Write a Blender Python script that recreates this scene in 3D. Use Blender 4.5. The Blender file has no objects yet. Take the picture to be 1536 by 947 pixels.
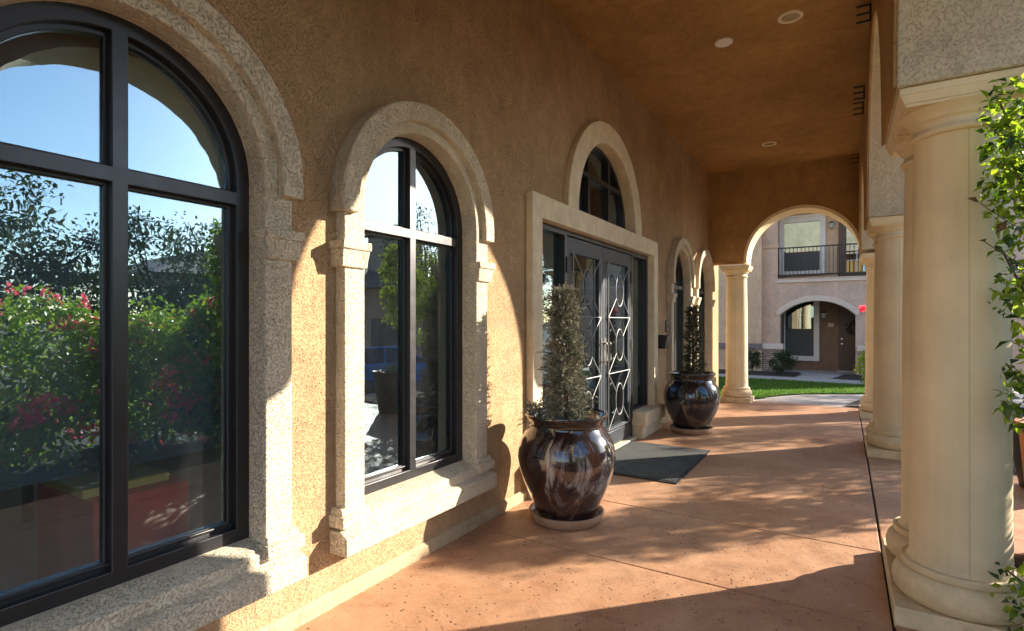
import bpy, bmesh, math, random
from mathutils import Vector, Matrix
R = math.radians
PI = math.pi
scene = bpy.context.scene
COL = scene.collection
random.seed(7)

# ------------------------------------------------------------------ sun / sky / camera
SUN_AZ = math.atan2(1.0, 1.06)          # clockwise from +Y
SUN_EL = R(20.7)
TO_SUN = Vector((math.sin(SUN_AZ)*math.cos(SUN_EL), math.cos(SUN_AZ)*math.cos(SUN_EL), math.sin(SUN_EL)))

world = bpy.data.worlds.new("World"); scene.world = world; world.use_nodes = True
wn, wl = world.node_tree.nodes, world.node_tree.links
sky = wn.new('ShaderNodeTexSky'); sky.sky_type = 'NISHITA'; sky.sun_disc = False
sky.sun_elevation = SUN_EL; sky.sun_rotation = SUN_AZ
sky.air_density = 1.0; sky.dust_density = 0.6; sky.ozone_density = 3.0
wl.new(sky.outputs[0], wn['Background'].inputs[0]); wn['Background'].inputs[1].default_value = 0.125

sd = bpy.data.lights.new('sun', 'SUN'); sd.energy = 4.6; sd.angle = R(.5); sd.color = (1.0, .89, .74)
so = bpy.data.objects.new('sun', sd); COL.objects.link(so)
so.rotation_euler = (-TO_SUN).to_track_quat('-Z', 'Y').to_euler()

cd = bpy.data.cameras.new('camera'); cam = bpy.data.objects.new('camera', cd); COL.objects.link(cam)
cam.location = (0, 0, 1.4); cam.rotation_euler = (PI/2, 0, math.atan(500/810))
cd.sensor_width = 36; cd.lens = 810/1536*36; cd.shift_y = 8.5/1536; cd.clip_start = .05; cd.clip_end = 2000
scene.camera = cam
vs = scene.view_settings
vs.view_transform = 'Standard'; vs.look = 'None'; vs.exposure = 1.75; vs.gamma = 1; vs.use_curve_mapping = False
scene.cycles.max_bounces = 10; scene.cycles.diffuse_bounces = 5; scene.cycles.transparent_max_bounces = 24
scene.cycles.blur_glossy = 0.3
scene.cycles.use_denoising = True

# ------------------------------------------------------------------ materials
class NT:
    def __init__(s, name):
        s.m = bpy.data.materials.new(name); s.m.use_nodes = True
        s.n = s.m.node_tree.nodes; s.l = s.m.node_tree.links
        s.b = s.n['Principled BSDF']; s.out = s.n['Material Output']
        s.tc = s.n.new('ShaderNodeTexCoord')
    def put(s, sock, v):
        if hasattr(v, 'links'): s.l.new(v, sock)
        else: sock.default_value = v
    def mapping(s, scale=(1, 1, 1), src='Object', rot=(0, 0, 0)):
        mp = s.n.new('ShaderNodeMapping'); s.l.new(s.tc.outputs[src], mp.inputs[0])
        mp.inputs['Scale'].default_value = scale; mp.inputs['Rotation'].default_value = rot
        return mp.outputs[0]
    def noise(s, vec, scale, detail=4, rough=.6, dist=0, out='Fac'):
        t = s.n.new('ShaderNodeTexNoise'); s.l.new(vec, t.inputs['Vector'])
        t.inputs['Scale'].default_value = scale; t.inputs['Detail'].default_value = detail
        t.inputs['Roughness'].default_value = rough; t.inputs['Distortion'].default_value = dist
        return t.outputs[out]
    def voronoi(s, vec, scale, feature='F1', out='Distance'):
        t = s.n.new('ShaderNodeTexVoronoi'); t.feature = feature; s.l.new(vec, t.inputs['Vector'])
        t.inputs['Scale'].default_value = scale
        return t.outputs[out]
    def ramp(s, fac, stops):
        t = s.n.new('ShaderNodeValToRGB'); s.l.new(fac, t.inputs[0])
        while len(t.color_ramp.elements) < len(stops): t.color_ramp.elements.new(.5)
        for e, (p, c) in zip(t.color_ramp.elements, stops):
            e.position = p; e.color = (c, c, c, 1) if not hasattr(c, '__len__') else (*c, 1)
        return t.outputs[0]
    def math(s, op, a, b=None, c=None, clamp=False):
        t = s.n.new('ShaderNodeMath'); t.operation = op; t.use_clamp = clamp
        s.put(t.inputs[0], a)
        if b is not None: s.put(t.inputs[1], b)
        if c is not None: s.put(t.inputs[2], c)
        return t.outputs[0]
    def mix(s, fac, a, b, mode='MIX'):
        t = s.n.new('ShaderNodeMix'); t.data_type = 'RGBA'; t.blend_type = mode
        s.put(t.inputs[0], fac)
        for i, v in ((6, a), (7, b)):
            if hasattr(v, 'links'): s.l.new(v, t.inputs[i])
            else: t.inputs[i].default_value = (*v, 1)
        return t.outputs[2]
    def bump(s, h, strength=.5, dist=.01, prev=None):
        t = s.n.new('ShaderNodeBump'); s.l.new(h, t.inputs['Height'])
        t.inputs['Strength'].default_value = strength; t.inputs['Distance'].default_value = dist
        if prev is not None: s.l.new(prev, t.inputs['Normal'])
        return t.outputs[0]
    def set(s, **k):
        for a, v in k.items():
            nm = dict(color='Base Color', rough='Roughness', metal='Metallic', normal='Normal', coat='Coat Weight',
                      coat_rough='Coat Roughness', spec='Specular IOR Level', alpha='Alpha', ior='IOR', sheen='Sheen Weight')[a]
            if a == 'color' and not hasattr(v, 'links'): v = (*v, 1)
            s.put(s.b.inputs[nm], v)
        return s.m

def mat_plain(name, c, rough=.6, metal=0, var=.12, scale=12, spec=.5, bump=.0):
    t = NT(name); v = t.mapping()
    n = t.noise(v, scale, 5, .65)
    f = t.ramp(n, [(.25, 1-var), (.75, 1+var*.6)])
    kw = {}
    if bump: kw['normal'] = t.bump(t.noise(v, scale*12, 4), bump, .003)
    return t.set(color=t.mix(1, c, f, 'MULTIPLY'), rough=t.ramp(n, [(.2, max(.03, rough-.06)), (.8, min(1, rough+.06))]), metal=metal, spec=spec, **kw)

def mat_stucco(name, c, grain=70, worm=30, strength=.6, crack=.5, var=.14, worm_w=.075, bd=.008):
    """sand finish with short worm-like crevices left by the trowel"""
    t = NT(name); v = t.mapping()
    big = t.noise(v, 1.3, 5, .6); mid = t.noise(v, 9, 4, .6)
    col = t.mix(1, c, t.ramp(big, [(.3, 1-var), (.7, 1+var*.5)]), 'MULTIPLY')
    col = t.mix(1, col, t.ramp(mid, [(.3, .88), (.7, 1.08)]), 'MULTIPLY')
    col = t.mix(1, col, t.ramp(t.noise(t.mapping((1, 1, .35)), 5, 5, .7, 1.2), [(.35, .90), (.6, 1.03)]), 'MULTIPLY')
    # crevices: thin iso-lines of a noise, broken up by a second noise
    n1 = t.noise(v, worm, 2, .5, .6)
    line = t.math('ABSOLUTE', t.math('SUBTRACT', n1, .5))
    line = t.ramp(line, [(0, 1), (worm_w, 0)])
    brk = t.ramp(t.noise(v, worm*1.3, 2, .5), [(.46, 0), (.54, 1)])
    cr = t.math('MULTIPLY', line, brk)
    col = t.mix(t.math('MULTIPLY', cr, crack), col, tuple(x*.38 for x in c))
    g = t.noise(v, grain, 5, .7); lump = t.noise(v, worm*.8, 3, .6)
    h = t.math('ADD', t.math('MULTIPLY', g, .35), t.math('MULTIPLY', lump, .5))
    h = t.math('SUBTRACT', h, t.math('MULTIPLY', cr, .9))
    return t.set(color=col, rough=.93, spec=.2, normal=t.bump(h, strength, bd))

def mat_cast(name, c, seam=True):
    """cast stone column: smooth, faint mottling, one mould seam"""
    t = NT(name); v = t.mapping()
    a = t.noise(v, 2.2, 5, .65); b = t.noise(v, 30, 4, .6); st = t.noise(t.mapping((14, 14, 1.2)), 1, 4, .6)
    col = t.mix(1, c, t.ramp(a, [(.3, .86), (.7, 1.06)]), 'MULTIPLY')
    col = t.mix(1, col, t.ramp(st, [(.3, .93), (.7, 1.03)]), 'MULTIPLY')
    pit = t.ramp(t.voronoi(v, 22), [(.04, 1), (.09, 0)])
    pit = t.math('MULTIPLY', pit, t.ramp(t.noise(v, 6, 2), [(.56, 0), (.62, 1)]))
    col = t.mix(t.math('MULTIPLY', pit, .5), col, tuple(x*.45 for x in c))
    sz = t.n.new('ShaderNodeSeparateXYZ'); t.l.new(t.tc.outputs['Object'], sz.inputs[0])
    dirt = t.math('MULTIPLY', t.ramp(sz.outputs[2], [(.02, 1), (.5, .0)]), t.ramp(t.noise(v, 7, 6, .75), [(.38, 0), (.66, 1)]))
    col = t.mix(t.math('MULTIPLY', dirt, .55), col, (.26, .18, .11))
    scuff = t.ramp(t.noise(t.mapping((1, 1, .5)), 5, 7, .8, 1.6), [(.60, 0), (.70, 1)])
    col = t.mix(t.math('MULTIPLY', scuff, .28), col, tuple(x*.55 for x in c))
    if seam:
        sp = t.n.new('ShaderNodeSeparateXYZ'); t.l.new(t.tc.outputs['Object'], sp.inputs[0])
        d = t.math('ABSOLUTE', t.math('SUBTRACT', sp.outputs[0], .01))
        ln = t.ramp(d, [(.0012, 1), (.003, 0)])
        col = t.mix(t.math('MULTIPLY', ln, .45), col, tuple(x*.3 for x in c))
    h = t.math('ADD', t.math('MULTIPLY', b, .5), t.math('MULTIPLY', t.noise(v, 140, 3), .3))
    return t.set(color=col, rough=.72, spec=.3, normal=t.bump(h, .25, .003))

def mat_concrete(name, c, c2, pits=True, rough=.55):
    t = NT(name); v = t.mapping()
    a = t.noise(v, .8, 7, .7, .6); b = t.noise(v, 4.5, 6, .75); f = t.noise(v, 60, 3, .6); w = t.noise(v, 1.9, 6, .7, 1.5)
    col = t.mix(t.ramp(a, [(.35, 0), (.65, 1)]), c, c2)
    col = t.mix(1, col, t.ramp(b, [(.28, .76), (.5, 1.0), (.72, 1.14)]), 'MULTIPLY')
    col = t.mix(1, col, t.ramp(f, [(.3, .88), (.7, 1.08)]), 'MULTIPLY')
    # worn darker walking marks and pale mineral bloom
    col = t.mix(t.math('MULTIPLY', t.ramp(w, [(.52, 0), (.66, 1)]), .38), col, tuple(x*.55 for x in c))
    sc = t.ramp(t.noise(t.mapping((1, 1, 1)), 2.6, 8, .8, 1.0), [(.58, 0), (.70, 1)])
    col = t.mix(t.math('MULTIPLY', sc, .30), col, (.74, .60, .48))
    h = t.math('ADD', t.math('MULTIPLY', b, .6), t.math('MULTIPLY', f, .3))
    rg = t.ramp(b, [(.3, rough-.15), (.7, rough+.12)])
    if pits:
        p = t.ramp(t.voronoi(v, 26), [(.12, 1), (.22, 0)])
        pm = t.ramp(t.noise(v, 3.2, 4, .7), [(.42, 0), (.54, 1)])
        p = t.math('MULTIPLY', p, pm)
        p2 = t.math('MULTIPLY', t.ramp(t.voronoi(t.mapping((1, 2.2, 1)), 60), [(.1, 1), (.24, 0)]), t.ramp(t.noise(v, 5.5, 3), [(.46, 0), (.56, 1)]))
        p = t.math('MAXIMUM', p, p2)
        col = t.mix(t.math('MULTIPLY', p, .8), col, tuple(x*.2 for x in c))
        h = t.math('SUBTRACT', h, p)
    return t.set(color=col, rough=rg, spec=.35, normal=t.bump(h, .4, .004))

def mat_spray(name, c1, c2, c3):
    """dead conifer sprays: tone drifts from clump to clump"""
    t = NT(name); g = t.n.new('ShaderNodeNewGeometry')
    n = t.noise(t.mapping(), 16, 3, .6)
    col = t.mix(t.ramp(n, [(.38, 0), (.62, 1)]), c1, c2)
    col = t.mix(t.ramp(g.outputs['Random Per Island'], [(.55, 0), (1, 1)]), col, c3)
    return t.set(color=col, rough=.85, spec=.15)

def mat_leaf(name, c1, c2, trans=.45, rough=.45, spread=.5):
    t = NT(name)
    g = t.n.new('ShaderNodeNewGeometry')
    col = t.mix(t.ramp(g.outputs['Random Per Island'], [(.5-spread, 0), (.5+spread, 1)]), c1, c2)
    t.set(color=col, rough=rough, spec=.35)
    tr = t.n.new('ShaderNodeBsdfTranslucent'); t.l.new(t.mix(1, col, (1.5, 1.6, .7), 'MULTIPLY'), tr.inputs[0])
    mx = t.n.new('ShaderNodeMixShader'); mx.inputs[0].default_value = trans
    t.l.new(t.b.outputs[0], mx.inputs[1]); t.l.new(tr.outputs[0], mx.inputs[2]); t.l.new(mx.outputs[0], t.out.inputs[0])
    return t.m

def mat_glass(name, tint, base=.12, gain=1.0, rough=.0, ripple=.0, dust=.014):
    t = NT(name)
    tr = t.n.new('ShaderNodeBsdfTransparent'); tr.inputs[0].default_value = (*tint, 1)
    gl = t.n.new('ShaderNodeBsdfGlossy'); gl.inputs['Color'].default_value = (.70, .90, 1, 1); gl.inputs['Roughness'].default_value = rough
    if ripple:
        nb = t.bump(t.noise(t.mapping((1, .6, 3.2)), 2.2, 2, .5), ripple, .02)
        t.l.new(nb, gl.inputs['Normal'])
    fr = t.n.new('ShaderNodeFresnel'); fr.inputs[0].default_value = 1.55
    f = t.math('MULTIPLY_ADD', fr.outputs[0], gain, base, clamp=True)
    mx = t.n.new('ShaderNodeMixShader'); t.l.new(f, mx.inputs[0])
    t.l.new(tr.outputs[0], mx.inputs[1]); t.l.new(gl.outputs[0], mx.inputs[2])
    du = t.n.new('ShaderNodeBsdfDiffuse'); du.inputs[0].default_value = (.62, .66, .68, 1)      # film of dust and dried water marks
    sm = t.math('MULTIPLY', t.ramp(t.noise(t.mapping((1, 3, 1)), 3.0, 7, .75, 1.0), [(.35, .25), (.7, 1)]), dust)
    m2 = t.n.new('ShaderNodeMixShader'); t.l.new(sm, m2.inputs[0]); t.l.new(mx.outputs[0], m2.inputs[1]); t.l.new(du.outputs[0], m2.inputs[2])
    t.l.new(m2.outputs[0], t.out.inputs[0])
    return t.m

def mat_glaze(name, dark, light, red, amount=.5):
    t = NT(name); v = t.mapping()
    drip = t.noise(t.mapping((5, 5, 2.2)), 1, 6, .66, 1.0)
    fine = t.noise(t.mapping((22, 22, 7)), 1, 5, .7, .4)
    sp = t.n.new('ShaderNodeSeparateXYZ'); t.l.new(t.tc.outputs['Object'], sp.inputs[0])
    hz = t.ramp(sp.outputs[2], [(.12, .15), (.36, .9), (.52, .8), (.62, .05)])
    m = t.math('MULTIPLY', t.ramp(drip, [(.53, 0), (.61, 1)]), t.ramp(fine, [(.38, .15), (.62, 1)]))
    m = t.math('MULTIPLY', t.math('MULTIPLY', m, hz), amount)
    rd = t.ramp(t.noise(t.mapping((6, 6, 2.2), rot=(0, 0, .8)), 1, 4, .6), [(.5, 0), (.66, 1)])
    col = t.mix(t.math('MULTIPLY', rd, .8), dark, red)
    col = t.mix(m, col, light)
    return t.set(color=col, rough=.13, coat=1.0, coat_rough=.03, normal=t.bump(t.noise(v, 9, 3), .08, .01))

def mat_bands(name, c1, c2, axis, freq, rough=.8):
    """rows (roof tiles, stacked stone courses, slats) along one object axis"""
    t = NT(name); w = t.n.new('ShaderNodeTexWave'); w.bands_direction = axis; w.inputs['Scale'].default_value = freq
    w.inputs['Distortion'].default_value = .6; w.inputs['Detail'].default_value = 2
    t.l.new(t.tc.outputs['Object'], w.inputs[0])
    n = t.noise(t.mapping(), 6, 4)
    col = t.mix(t.ramp(w.outputs[1], [(.2, 0), (.6, 1)]), c1, c2)
    return t.set(color=t.mix(1, col, t.ramp(n, [(.3, .7), (.7, 1.2)]), 'MULTIPLY'), rough=rough, normal=t.bump(w.outputs[1], .6, .02))

def mat_stone(name):
    t = NT(name); b = t.n.new('ShaderNodeTexBrick'); t.l.new(t.mapping(rot=(PI/2, 0, 0)), b.inputs[0])
    for i, c in ((1, (.42, .30, .24)), (2, (.24, .17, .14)), (3, (.06, .05, .045))): b.inputs[i].default_value = (*c, 1)
    b.inputs['Scale'].default_value = 3.2; b.inputs['Mortar Size'].default_value = .018; b.inputs['Row Height'].default_value = .22; b.inputs['Brick Width'].default_value = .8
    return t.set(color=t.mix(1, b.outputs[0], t.ramp(t.noise(t.mapping(), 7, 4), [(.3, .7), (.7, 1.3)]), 'MULTIPLY'), rough=.9, normal=t.bump(b.outputs[1], -.6, .02))

def mat_grass(name, c1, c2):
    t = NT(name); v = t.mapping()
    col = t.mix(t.noise(v, 160, 4, .8), c1, c2); col = t.mix(1, col, t.ramp(t.noise(v, 3, 4), [(.3, .7), (.7, 1.2)]), 'MULTIPLY')
    return t.set(color=col, rough=.9, spec=.1, normal=t.bump(t.noise(v, 260, 3, .8), .9, .02))

def mat_paper(name):
    t = NT(name); sp = t.n.new('ShaderNodeSeparateXYZ'); t.l.new(t.tc.outputs['Object'], sp.inputs[0])
    row = t.math('FRACT', t.math('MULTIPLY', sp.outputs[2], 42))
    on = t.math('GREATER_THAN', row, .6)
    w = t.ramp(t.noise(t.mapping((1, 60, 42)), 1, 2), [(.45, 0), (.5, 1)])
    return t.set(color=t.mix(t.math('MULTIPLY', t.math('MULTIPLY', on, w), .55), (.42, .43, .42), (.10, .10, .11)), rough=.7)

M = {}
M['wall'] = mat_stucco('tan_stucco', (.50, .33, .185), grain=110, worm=80, strength=.8, crack=.16, var=.2)
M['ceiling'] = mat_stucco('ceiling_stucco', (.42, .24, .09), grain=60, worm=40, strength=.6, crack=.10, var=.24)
M['trim'] = mat_stucco('cream_trim_stucco', (.70, .60, .44), grain=110, worm=72, strength=.95, crack=.24, worm_w=.085, bd=.007)
M['trim_smooth'] = mat_stucco('smooth_trim_stucco', (.78, .66, .46), grain=90, worm=80, strength=.4, crack=.12)
M['strip'] = mat_stucco('base_strip_stucco', (.50, .37, .23), grain=90, worm=70, strength=.5, crack=.15)
M['pale'] = mat_stucco('pale_arcade_stucco', (.64, .54, .38), grain=70, worm=55, strength=.7, crack=.10, var=.2)
M['column'] = mat_cast('cast_stone', (.76, .615, .39))
M['column_plain'] = mat_cast('cast_stone_plain', (.76, .615, .39), seam=False)
M['floor'] = mat_concrete('terracotta_concrete', (.40, .20, .105), (.52, .31, .185))
M['joint'] = mat_plain('joint_dirt', (.035, .025, .02), .95)
M['walk'] = mat_concrete('grey_concrete', (.44, .40, .36), (.50, .46, .41), pits=False, rough=.7)
M['asphalt'] = mat_plain('asphalt', (.05, .05, .052), .9, var=.3, scale=3, bump=.5)
M['soil'] = mat_plain('ground_dirt', (.16, .115, .08), .95, var=.3, scale=2, bump=.6)
M['mulch'] = mat_plain('mulch', (.05, .032, .022), .95, var=.6, scale=30, bump=1)
M['grass'] = mat_grass('lawn_grass', (.025, .085, .012), (.10, .20, .03))
M['bronze'] = mat_plain('dark_bronze_aluminium', (.018, .017, .019), .34, .0, var=.15, spec=.6)
M['doormetal'] = mat_plain('blue_grey_door_metal', (.032, .042, .057), .4, .3, var=.12, spec=.6)
M['grille'] = mat_plain('pale_grille_steel', (.24, .24, .235), .5, .2, var=.1)
M['steel'] = mat_plain('brushed_steel', (.55, .54, .52), .28, 1.0)
M['black'] = mat_plain('black_metal', (.012, .012, .013), .45)
M['glass'] = mat_glass('window_glass', (.95, .98, .98), .09, 1.75, 0, .02)
M['doorglass'] = mat_glass('door_glass', (.6, .65, .65), .05, 1.6, 0.02, .004)
M['farglass'] = mat_glass('far_window_glass', (.25, .3, .3), .2, 1.3)
M['carpet'] = mat_plain('beige_carpet', (.72, .64, .48), .95, var=.2, scale=40, bump=.4)
M['inwall'] = mat_plain('interior_paint', (.55, .47, .34), .8)
M['shade'] = mat_plain('grey_shade_fabric', (.10, .13, .15), .9, var=.05)
M['red'] = mat_plain('red_laminate', (.85, .05, .02), .5, var=.12)
M['yellow'] = mat_plain('yellow_laminate', (.75, .58, .14), .5)
M['pot'] = mat_glaze('brown_drip_glaze', (.016, .011, .013), (.42, .40, .40), (.055, .016, .010), 1.0)
M['pot_dark'] = mat_glaze('near_black_glaze', (.010, .009, .012), (.10, .10, .12), (.022, .014, .014), .5)
M['saucer'] = mat_concrete('clay_saucer', (.30, .18, .11), (.38, .27, .19), pits=False, rough=.45)
M['rust'] = mat_plain('rust_clay', (.42, .16, .045), .5, var=.2)
M['darkclay'] = mat_plain('dark_clay', (.035, .033, .035), .5, var=.2)
M['potsoil'] = mat_plain('potting_soil', (.05, .035, .025), .95, var=.5, scale=40, bump=1)
M['dry'] = mat_spray('dried_needles', (.075, .08, .055), (.27, .26, .18), (.46, .43, .33))
M['dark_dry'] = mat_spray('dark_needles', (.016, .022, .012), (.055, .065, .038), (.16, .15, .10))
M['bark'] = mat_plain('bark', (.11, .075, .05), .9, var=.4, scale=20, bump=.8)
M['citrus'] = mat_leaf('bright_leaves', (.11, .20, .02), (.30, .36, .055), .58, .35)
M['dleaf'] = mat_leaf('dark_glossy_leaves', (.02, .05, .012), (.05, .10, .02), .3, .3)
M['redleaf'] = mat_leaf('bronze_leaves', (.06, .03, .018), (.10, .06, .03), .3, .35)
M['olive'] = mat_leaf('grey_green_leaves', (.025, .04, .018), (.07, .085, .045), .35, .4)
M['hedge'] = mat_leaf('hedge_leaves', (.025, .045, .018), (.05, .085, .03), .3, .5)
M['yellowleaf'] = mat_leaf('yellow_green_leaves', (.16, .22, .03), (.36, .36, .07), .55, .4)
M['pink'] = mat_leaf('pink_bracts', (.80, .06, .26), (.92, .20, .40), .45, .5)
M['mat'] = mat_bands('charcoal_mat', (.035, .039, .037), (.075, .08, .076), 'X', 14, .95)
M['paper'] = mat_paper('printed_notice')
M['white'] = mat_plain('white_paint', (.76, .74, .70), .5, var=.05)
M['creamlight'] = mat_plain('cream_fixture', (.72, .62, .45), .5, var=.05)
M['lens'] = mat_plain('recessed_lens', (.36, .26, .13), .25)
M['farwall'] = mat_stucco('mauve_stucco', (.60, .44, .345), grain=40, worm=10, strength=.3, crack=.1)
M['farsalmon'] = mat_stucco('salmon_stucco', (.66, .46, .31), grain=40, worm=10, strength=.3, crack=.1)
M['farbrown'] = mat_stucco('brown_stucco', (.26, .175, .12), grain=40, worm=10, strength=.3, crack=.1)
M['fartrim'] = mat_plain('far_trim', (.66, .54, .45), .8)
M['winwhite'] = mat_plain('white_window_trim', (.80, .78, .76), .6)
M['greyband'] = mat_plain('grey_band', (.20, .16, .15), .8)
M['blind'] = mat_plain('grey_blind', (.50, .53, .48), .8)
M['screen'] = mat_plain('dark_screen', (.07, .08, .09), .6)
M['fardoor'] = mat_plain('dark_brown_door', (.09, .055, .042), .5)
M['stone'] = mat_stone('stacked_stone')
M['carblue'] = mat_plain('blue_car_paint', (.05, .28, .70), .2, .3, var=.03, spec=.8)
M['carglass'] = mat_plain('car_window', (.015, .03, .045), .06, var=.02, spec=.9)
M['rubber'] = mat_plain('tyre_rubber', (.02, .02, .02), .85)
M['tile'] = mat_bands('roof_tile', (.09, .06, .05), (.30, .22, .18), 'Y', 2.2)
M['agave'] = mat_leaf('agave_leaves', (.20, .24, .17), (.36, .38, .28), .2, .5)
M['gravel'] = mat_plain('pale_gravel', (.42, .38, .32), .9, var=.5, scale=60, bump=1)

# ------------------------------------------------------------------ mesh helpers
class MB:
    def __init__(s): s.v = []; s.f = []
    def add(s, vs, fs):
        o = len(s.v); s.v += [tuple(v) for v in vs]; s.f += [tuple(i+o for i in f) for f in fs]; return s
    def box(s, x0, x1, y0, y1, z0, z1, zf=None):
        vs = [(x, y, z) for z in (z0, z1) for y in (y0, y1) for x in (x0, x1)]
        return s.add(vs, [(0, 2, 3, 1), (4, 5, 7, 6), (0, 1, 5, 4), (1, 3, 7, 5), (3, 2, 6, 7), (2, 0, 4, 6)])
    def frustum(s, x0, x1, y0, y1, z0, z1, dx0=0, dx1=0, dy0=0, dy1=0):
        """box whose top is moved outward by the d's"""
        vs = [(x0, y0, z0), (x1, y0, z0), (x0, y1, z0), (x1, y1, z0), (x0-dx0, y0-dy0, z1), (x1+dx1, y0-dy0, z1), (x0-dx0, y1+dy1, z1), (x1+dx1, y1+dy1, z1)]
        return s.add(vs, [(0, 2, 3, 1), (4, 5, 7, 6), (0, 1, 5, 4), (1, 3, 7, 5), (3, 2, 6, 7), (2, 0, 4, 6)])
    def prism(s, poly, a0, a1, axis='Y'):
        """extrude a 2D polygon: axis Y -> poly is (x,z); X -> (y,z); Z -> (x,y)"""
        P = {'Y': lambda p, a: (p[0], a, p[1]), 'X': lambda p, a: (a, p[0], p[1]), 'Z': lambda p, a: (p[0], p[1], a)}[axis]
        n = len(poly); vs = [P(p, a0) for p in poly]+[P(p, a1) for p in poly]
        return s.add(vs, [tuple(range(n)), tuple(range(2*n-1, n-1, -1))]+[(i, (i+1) % n, n+(i+1) % n, n+i) for i in range(n)])
    def lathe(s, prof, c=(0, 0, 0), n=48, cap=True):
        vs = []; fs = []
        for r, z in prof: vs += [(c[0]+r*math.cos(2*PI*k/n), c[1]+r*math.sin(2*PI*k/n), c[2]+z) for k in range(n)]
        for i in range(len(prof)-1):
            for k in range(n): fs.append((i*n+k, i*n+(k+1) % n, (i+1)*n+(k+1) % n, (i+1)*n+k))
        if cap:
            fs.append(tuple(range(n-1, -1, -1))); fs.append(tuple((len(prof)-1)*n+k for k in range(n)))
        return s.add(vs, fs)
    def tube(s, pts, rad, n=6, closed=False):
        pts = [Vector(p) for p in pts]; m = len(pts)
        rad = rad if hasattr(rad, '__len__') else [rad]*m
        vs = []; fs = []; prev = None
        for i, p in enumerate(pts):
            if closed: d = pts[(i+1) % m]-pts[i-1]
            else: d = pts[min(i+1, m-1)]-pts[max(i-1, 0)]
            d.normalize()
            a = prev if prev is not None else (Vector((0, 0, 1)) if abs(d.z) < .9 else Vector((1, 0, 0)))
            u = d.cross(a).normalized(); w = d.cross(u).normalized(); prev = -w if prev is None else a
            a2 = w
            vs += [p+(u*math.cos(2*PI*k/n)+a2*math.sin(2*PI*k/n))*rad[i] for k in range(n)]
        for i in range(m if closed else m-1):
            j = (i+1) % m
            for k in range(n): fs.append((i*n+k, i*n+(k+1) % n, j*n+(k+1) % n, j*n+k))
        if not closed: fs += [tuple(range(n-1, -1, -1)), tuple((m-1)*n+k for k in range(n))]
        return s.add(vs, fs)
    def plate(s, outer, holes, lo, hi, plane='YZ'):
        bm = bmesh.new(); loops = []; edges = []
        for poly in [outer]+list(holes):
            vv = [bm.verts.new((a, b, 0)) for a, b in poly]; loops.append(vv)
            edges += [bm.edges.new((vv[i], vv[(i+1) % len(vv)])) for i in range(len(vv))]
        bmesh.ops.triangle_fill(bm, use_beauty=True, use_dissolve=False, edges=edges)
        bm.verts.index_update(); n = len(bm.verts)
        pts = [(v.co.x, v.co.y) for v in bm.verts]
        tris = [tuple(v.index for v in f.verts) for f in bm.faces]
        lp = [[v.index for v in L] for L in loops]; bm.free()
        P = {'YZ': lambda p, a: (a, p[0], p[1]), 'XZ': lambda p, a: (p[0], a, p[1]), 'XY': lambda p, a: (p[0], p[1], a)}[plane]
        vs = [P(p, lo) for p in pts]+[P(p, hi) for p in pts]
        fs = tris+[tuple(i+n for i in reversed(t)) for t in tris]
        for L in lp: fs += [(L[i], L[(i+1) % len(L)], L[(i+1) % len(L)]+n, L[i]+n) for i in range(len(L))]
        return s.add(vs, fs)
    def build(s, name, mat, parent=None, loc=None, bevel=0, smooth=38, seg=2):
        me = bpy.data.meshes.new(name); me.from_pydata(s.v, [], s.f)
        bm = bmesh.new(); bm.from_mesh(me); bmesh.ops.recalc_face_normals(bm, faces=bm.faces); bm.to_mesh(me); bm.free()
        if smooth:
            for p in me.polygons: p.use_smooth = True
            me.set_sharp_from_angle(angle=R(smooth))
        me.materials.append(mat)
        o = bpy.data.objects.new(name, me); COL.objects.link(o)
        if parent is not None: o.parent = parent
        if loc is not None: o.location = loc
        if bevel:
            b = o.modifiers.new('bevel', 'BEVEL'); b.width = bevel; b.segments = seg; b.limit_method = 'ANGLE'; b.angle_limit = R(40); b.harden_normals = False
        return o
    def raw(s, name, mat, parent=None, loc=None):
        me = bpy.data.meshes.new(name); me.from_pydata(s.v, [], s.f); me.materials.append(mat)
        o = bpy.data.objects.new(name, me); COL.objects.link(o)
        if parent is not None: o.parent = parent
        if loc is not None: o.location = loc
        return o

def empty(name, loc=(0, 0, 0), rz=0, parent=None):
    o = bpy.data.objects.new(name, None); COL.objects.link(o); o.location = loc; o.rotation_euler = (0, 0, rz)
    o.empty_display_size = .1
    if parent is not None: o.parent = parent
    return o
def tag(o, label, cat, group=None):
    o['label'] = label; o['category'] = cat
    if group: o['group'] = group
    return o
def structure(o, kind='structure'):
    o['kind'] = kind; return o
def copy_tree(o, parent=None, loc=None):
    c = o.copy(); COL.objects.link(c)
    if parent is not None: c.parent = parent
    if loc is not None: c.location = loc
    for ch in [x for x in scene.objects if x.parent == o]: copy_tree(ch, c)
    return c
def arch(c, hw, z0, zs, n=36):
    return [(c-hw, z0), (c+hw, z0)]+[(c+hw*math.cos(PI*k/n), zs+hw*math.sin(PI*k/n)) for k in range(n+1)]
def arch_band(c, ro, ri, z0, zs, n=36):
    """upside-down U between two radii"""
    o = [(c+ro*math.cos(PI*k/n), zs+ro*math.sin(PI*k/n)) for k in range(n+1)]
    i = [(c+ri*math.cos(PI*k/n), zs+ri*math.sin(PI*k/n)) for k in range(n, -1, -1)]
    if z0 < zs: return [(c+ro, z0)]+o+[(c-ro, z0), (c-ri, z0)]+i+[(c+ri, z0)]
    return o+i
def gz(x, y):
    """finished ground level: the court falls gently away beyond the porch and towards the car park"""
    z = -.02*max(0, min(y, 24)-7)
    if x > 3.2: z -= min(.75, (x-3.2)*.16)*1.0
    return z

WX = -2.15           # face of the left wall
WIN = [.906, 2.44, 8.30, 9.83]
DC = 5.368           # door centre
ZS = 1.995            # window spring line
IMP = 2.47           # top of the column capitals
CEIL = 4.10

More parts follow.
